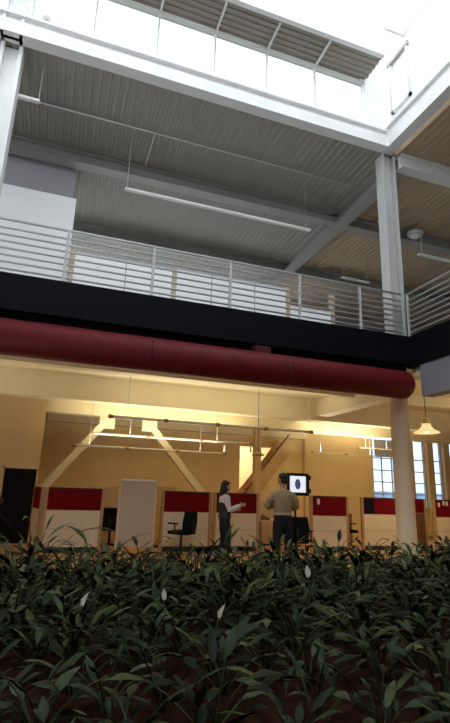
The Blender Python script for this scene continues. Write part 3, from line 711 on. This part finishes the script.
# ------------------------------------------------------------------ plants
def leaf(mb, base, az, pet, ln, wid, lift, droop, mi=0, twist=0.0):
    rng = random
    c, s = math.cos(az), math.sin(az); out = Vector((c, s, 0)); side = Vector((-s, c, 0))
    p = Vector(base); ang = lift; pts = [p.copy()]; dirs = []
    segp = 3
    for k in range(segp):
        d = out*math.cos(ang) + Vector((0, 0, 1))*math.sin(ang); p = p + d*(pet/segp); pts.append(p.copy()); ang -= droop*.18
    # petiole
    w = .006
    mb_v = []
    for q in pts:
        mb_v.append([mb.bm.verts.new(q + side*w), mb.bm.verts.new(q - side*w), mb.bm.verts.new(q + Vector((0, 0, w*1.5)))])
    for i in range(len(pts)-1):
        for a in range(3):
            fc = mb.bm.faces.new((mb_v[i][a], mb_v[i][(a+1) % 3], mb_v[i+1][(a+1) % 3], mb_v[i+1][a])); fc.material_index = mi
    prof = (0.0, .62, .95, 1.0, .78, .42, 0.0); n = len(prof)-1; prev = None
    tw = side*math.cos(twist) + Vector((0, 0, 1))*math.sin(twist)
    for k in range(n+1):
        d = out*math.cos(ang) + Vector((0, 0, 1))*math.sin(ang)
        nrm = d.cross(tw).normalized()
        hw = wid*.5*prof[k]
        wave = .004*math.sin(k*2.1+az*3)
        if prof[k] == 0: cur = [mb.bm.verts.new(p)]*3
        else: cur = [mb.bm.verts.new(p + tw*hw - nrm*(hw*.28) + nrm*wave), mb.bm.verts.new(p), mb.bm.verts.new(p - tw*hw - nrm*(hw*.28) - nrm*wave)]
        if prev:
            for a in (0, 1):
                vsq = []
                for v in (prev[a], prev[a+1], cur[a+1], cur[a]):
                    if v not in vsq: vsq.append(v)
                fc = mb.bm.faces.new(vsq); fc.material_index = mi; fc.smooth = True
        prev = cur; p = p + d*(ln/n); ang -= droop*(.16+.1*k/n)

def foliage(n, size, spread=1.0, narrow=1.0, mi_choice=(0, 0, 1, 1, 2), blade=1.0):
    mb = MB()
    for k in range(n):
        q = k/n; az = k*2.399 + random.uniform(-.3, .3)
        lift = math.radians(random.uniform(35, 60) + 28*(1-q)) / (1 if spread < 1.2 else 1.25)
        leaf(mb, (random.uniform(-.05, .05), random.uniform(-.05, .05), 0), az, size*random.uniform(.3, .85), size*random.uniform(.36, .56)*blade,
             size*random.uniform(.09, .135)*narrow, lift, random.uniform(.5, 1.5), random.choice(mi_choice), random.uniform(-.5, .5))
    return mb
def mesh_of(mb, name):
    me = bpy.data.meshes.new(name); mb.bm.normal_update(); mb.bm.to_mesh(me); mb.bm.free()
    for m_ in ('leaf', 'leaf2', 'leaf3'): me.materials.append(M[m_])
    return me
variants = [mesh_of(foliage(random.randint(12, 18), random.uniform(.48, .58), narrow=1.15), 'peace_lily') for _ in range(9)]
dense = [mesh_of(foliage(random.randint(24, 32), random.uniform(.5, .6), blade=.88, narrow=.95), 'peace_lily') for _ in range(9)]
def bloom_mesh():
    mb = MB()
    mb.tube([(0, 0, 0), (.01, 0, .2), (.03, 0, .4), (.045, 0, .46)], .005, 6)
    rows = []
    for i, (wq, y, z) in enumerate(((0, .045, .44), (.022, .05, .46), (.031, .06, .49), (.027, .072, .52), (.012, .088, .55), (0, .095, .565))):
        rows.append([mb.bm.verts.new((y-.3*wq*abs(u)*1.2-.0+.012*(1-abs(u)), u*wq, z)) for u in (-1, -.5, 0, .5, 1)])
    for i in range(len(rows)-1):
        for j in range(4):
            mb.bm.faces.new((rows[i][j], rows[i][j+1], rows[i+1][j+1], rows[i+1][j]))
    for fc in mb.bm.faces: fc.smooth = True
    mb.tube([(.03, 0, .46), (.032, 0, .51)], .007, 8)
    for fc in mb.bm.faces: fc.material_index = 1 if fc.calc_center_median().z < .44 else 0
    bmesh.ops.remove_doubles(mb.bm, verts=mb.bm.verts, dist=1e-5)
    me = bpy.data.meshes.new('bloom'); mb.bm.to_mesh(me); mb.bm.free(); me.materials.append(M['bloom']); me.materials.append(M['leaf3']); return me
bloom = bloom_mesh()
spots = []
y = 2.25
while y < 7.62:
    step = .68 - .23*min(1, (y-2.25)/2.5)
    x = -.25*y - .7 + random.uniform(0, step)
    while x < min(7.35, .95*y + .9):
        spots.append((x + random.uniform(-.15, .15), min(7.6, y + random.uniform(-.14, .14)))); x += step
    y += step*.82
GRP = 'leafy plants without blooms in the atrium bed'
LBL = 'dark green leafy peace lily without a bloom, growing in the atrium bed'
flower_at = [(-.28, 6.22, 'peace lily with a white bloom in the bed before the black door'), (.48, 4.64, 'peace lily with a white bloom, in line with the red partition by the black door'),
             (1.0, 4.87, 'peace lily with a white bloom, below the chair with armrests at the second partition'), (2.85, 5.46, 'peace lily with a white bloom, below the bright screen'),
             (4.68, 5.86, 'peace lily with a white bloom, in front of the round column'), (1.6, 4.1, 'peace lily with a white bloom low in the bed below the woman')]
used = {}
for fx, fy, lb in flower_at:
    i = min((k for k in range(len(spots)) if k not in used), key=lambda k: (spots[k][0]-fx)**2 + (spots[k][1]-fy)**2); used[i] = lb
for i, (x, yy) in enumerate(spots):
    o = bpy.data.objects.new('peace_lily', (dense if yy > 5.0 + random.uniform(-.5, .5) else variants)[i % 9]); COL.objects.link(o)
    s = random.uniform(.8, 1.15) * (.9 if yy < 3.2 else 1 + .06*min(1, max(0, yy-5)/2))
    o.location = (x, yy, soil_z(yy)-.005); o.rotation_euler = (0, 0, random.uniform(0, 2*PI)); o.scale = (s, s, s*random.uniform(.9, 1.1))
    if i in used:
        tag(o, used[i], 'plant', 'peace lilies in bloom in the atrium bed')
        b_ = bpy.data.objects.new('bloom', bloom); COL.objects.link(b_); b_.parent = o
        b_['label'] = 'white hooded bloom on a stalk'
    else: tag(o, LBL, 'plant', GRP)
# tall plants at the back of the bed
def tall(name, label, x, y, n, size, **k):
    k.setdefault('blade', 1.3 if 'lily' in name else .6)
    o = bpy.data.objects.new(name, mesh_of(foliage(n, size, **k), name)); COL.objects.link(o); o.location = (x, y, soil_z(y)-.005); return tag(o, label, 'plant')
tall('tall_lily', 'tall plant with long narrow leaves in front of the black door', -.1, 7.45, 18, 1.0, narrow=.42, mi_choice=(2, 2, 0))
tall('tall_lily', 'tall narrow-leaved plant in front of the partition nearest the black door', .75, 7.35, 14, .8, narrow=.5, mi_choice=(2, 0, 0))
tall('bushy_plant', 'dense bushy plant at the bed edge past the round column', 6.75, 7.45, 70, .68)
tall('bushy_plant', 'dense bushy plant at the far corner of the bed', 7.3, 7.5, 60, .68)
p = tall('yellow_lit_shrub', 'shrub at the foot of the round column, yellow light put into its leaf colour', 6.15, 7.6, 40, .62)
p.data.materials.clear()  # leaves recoloured pale yellow to carry the warm light on the shrub
for m_ in ('litleaf', 'leaf3', 'litleaf'): p.data.materials.append(M[m_])
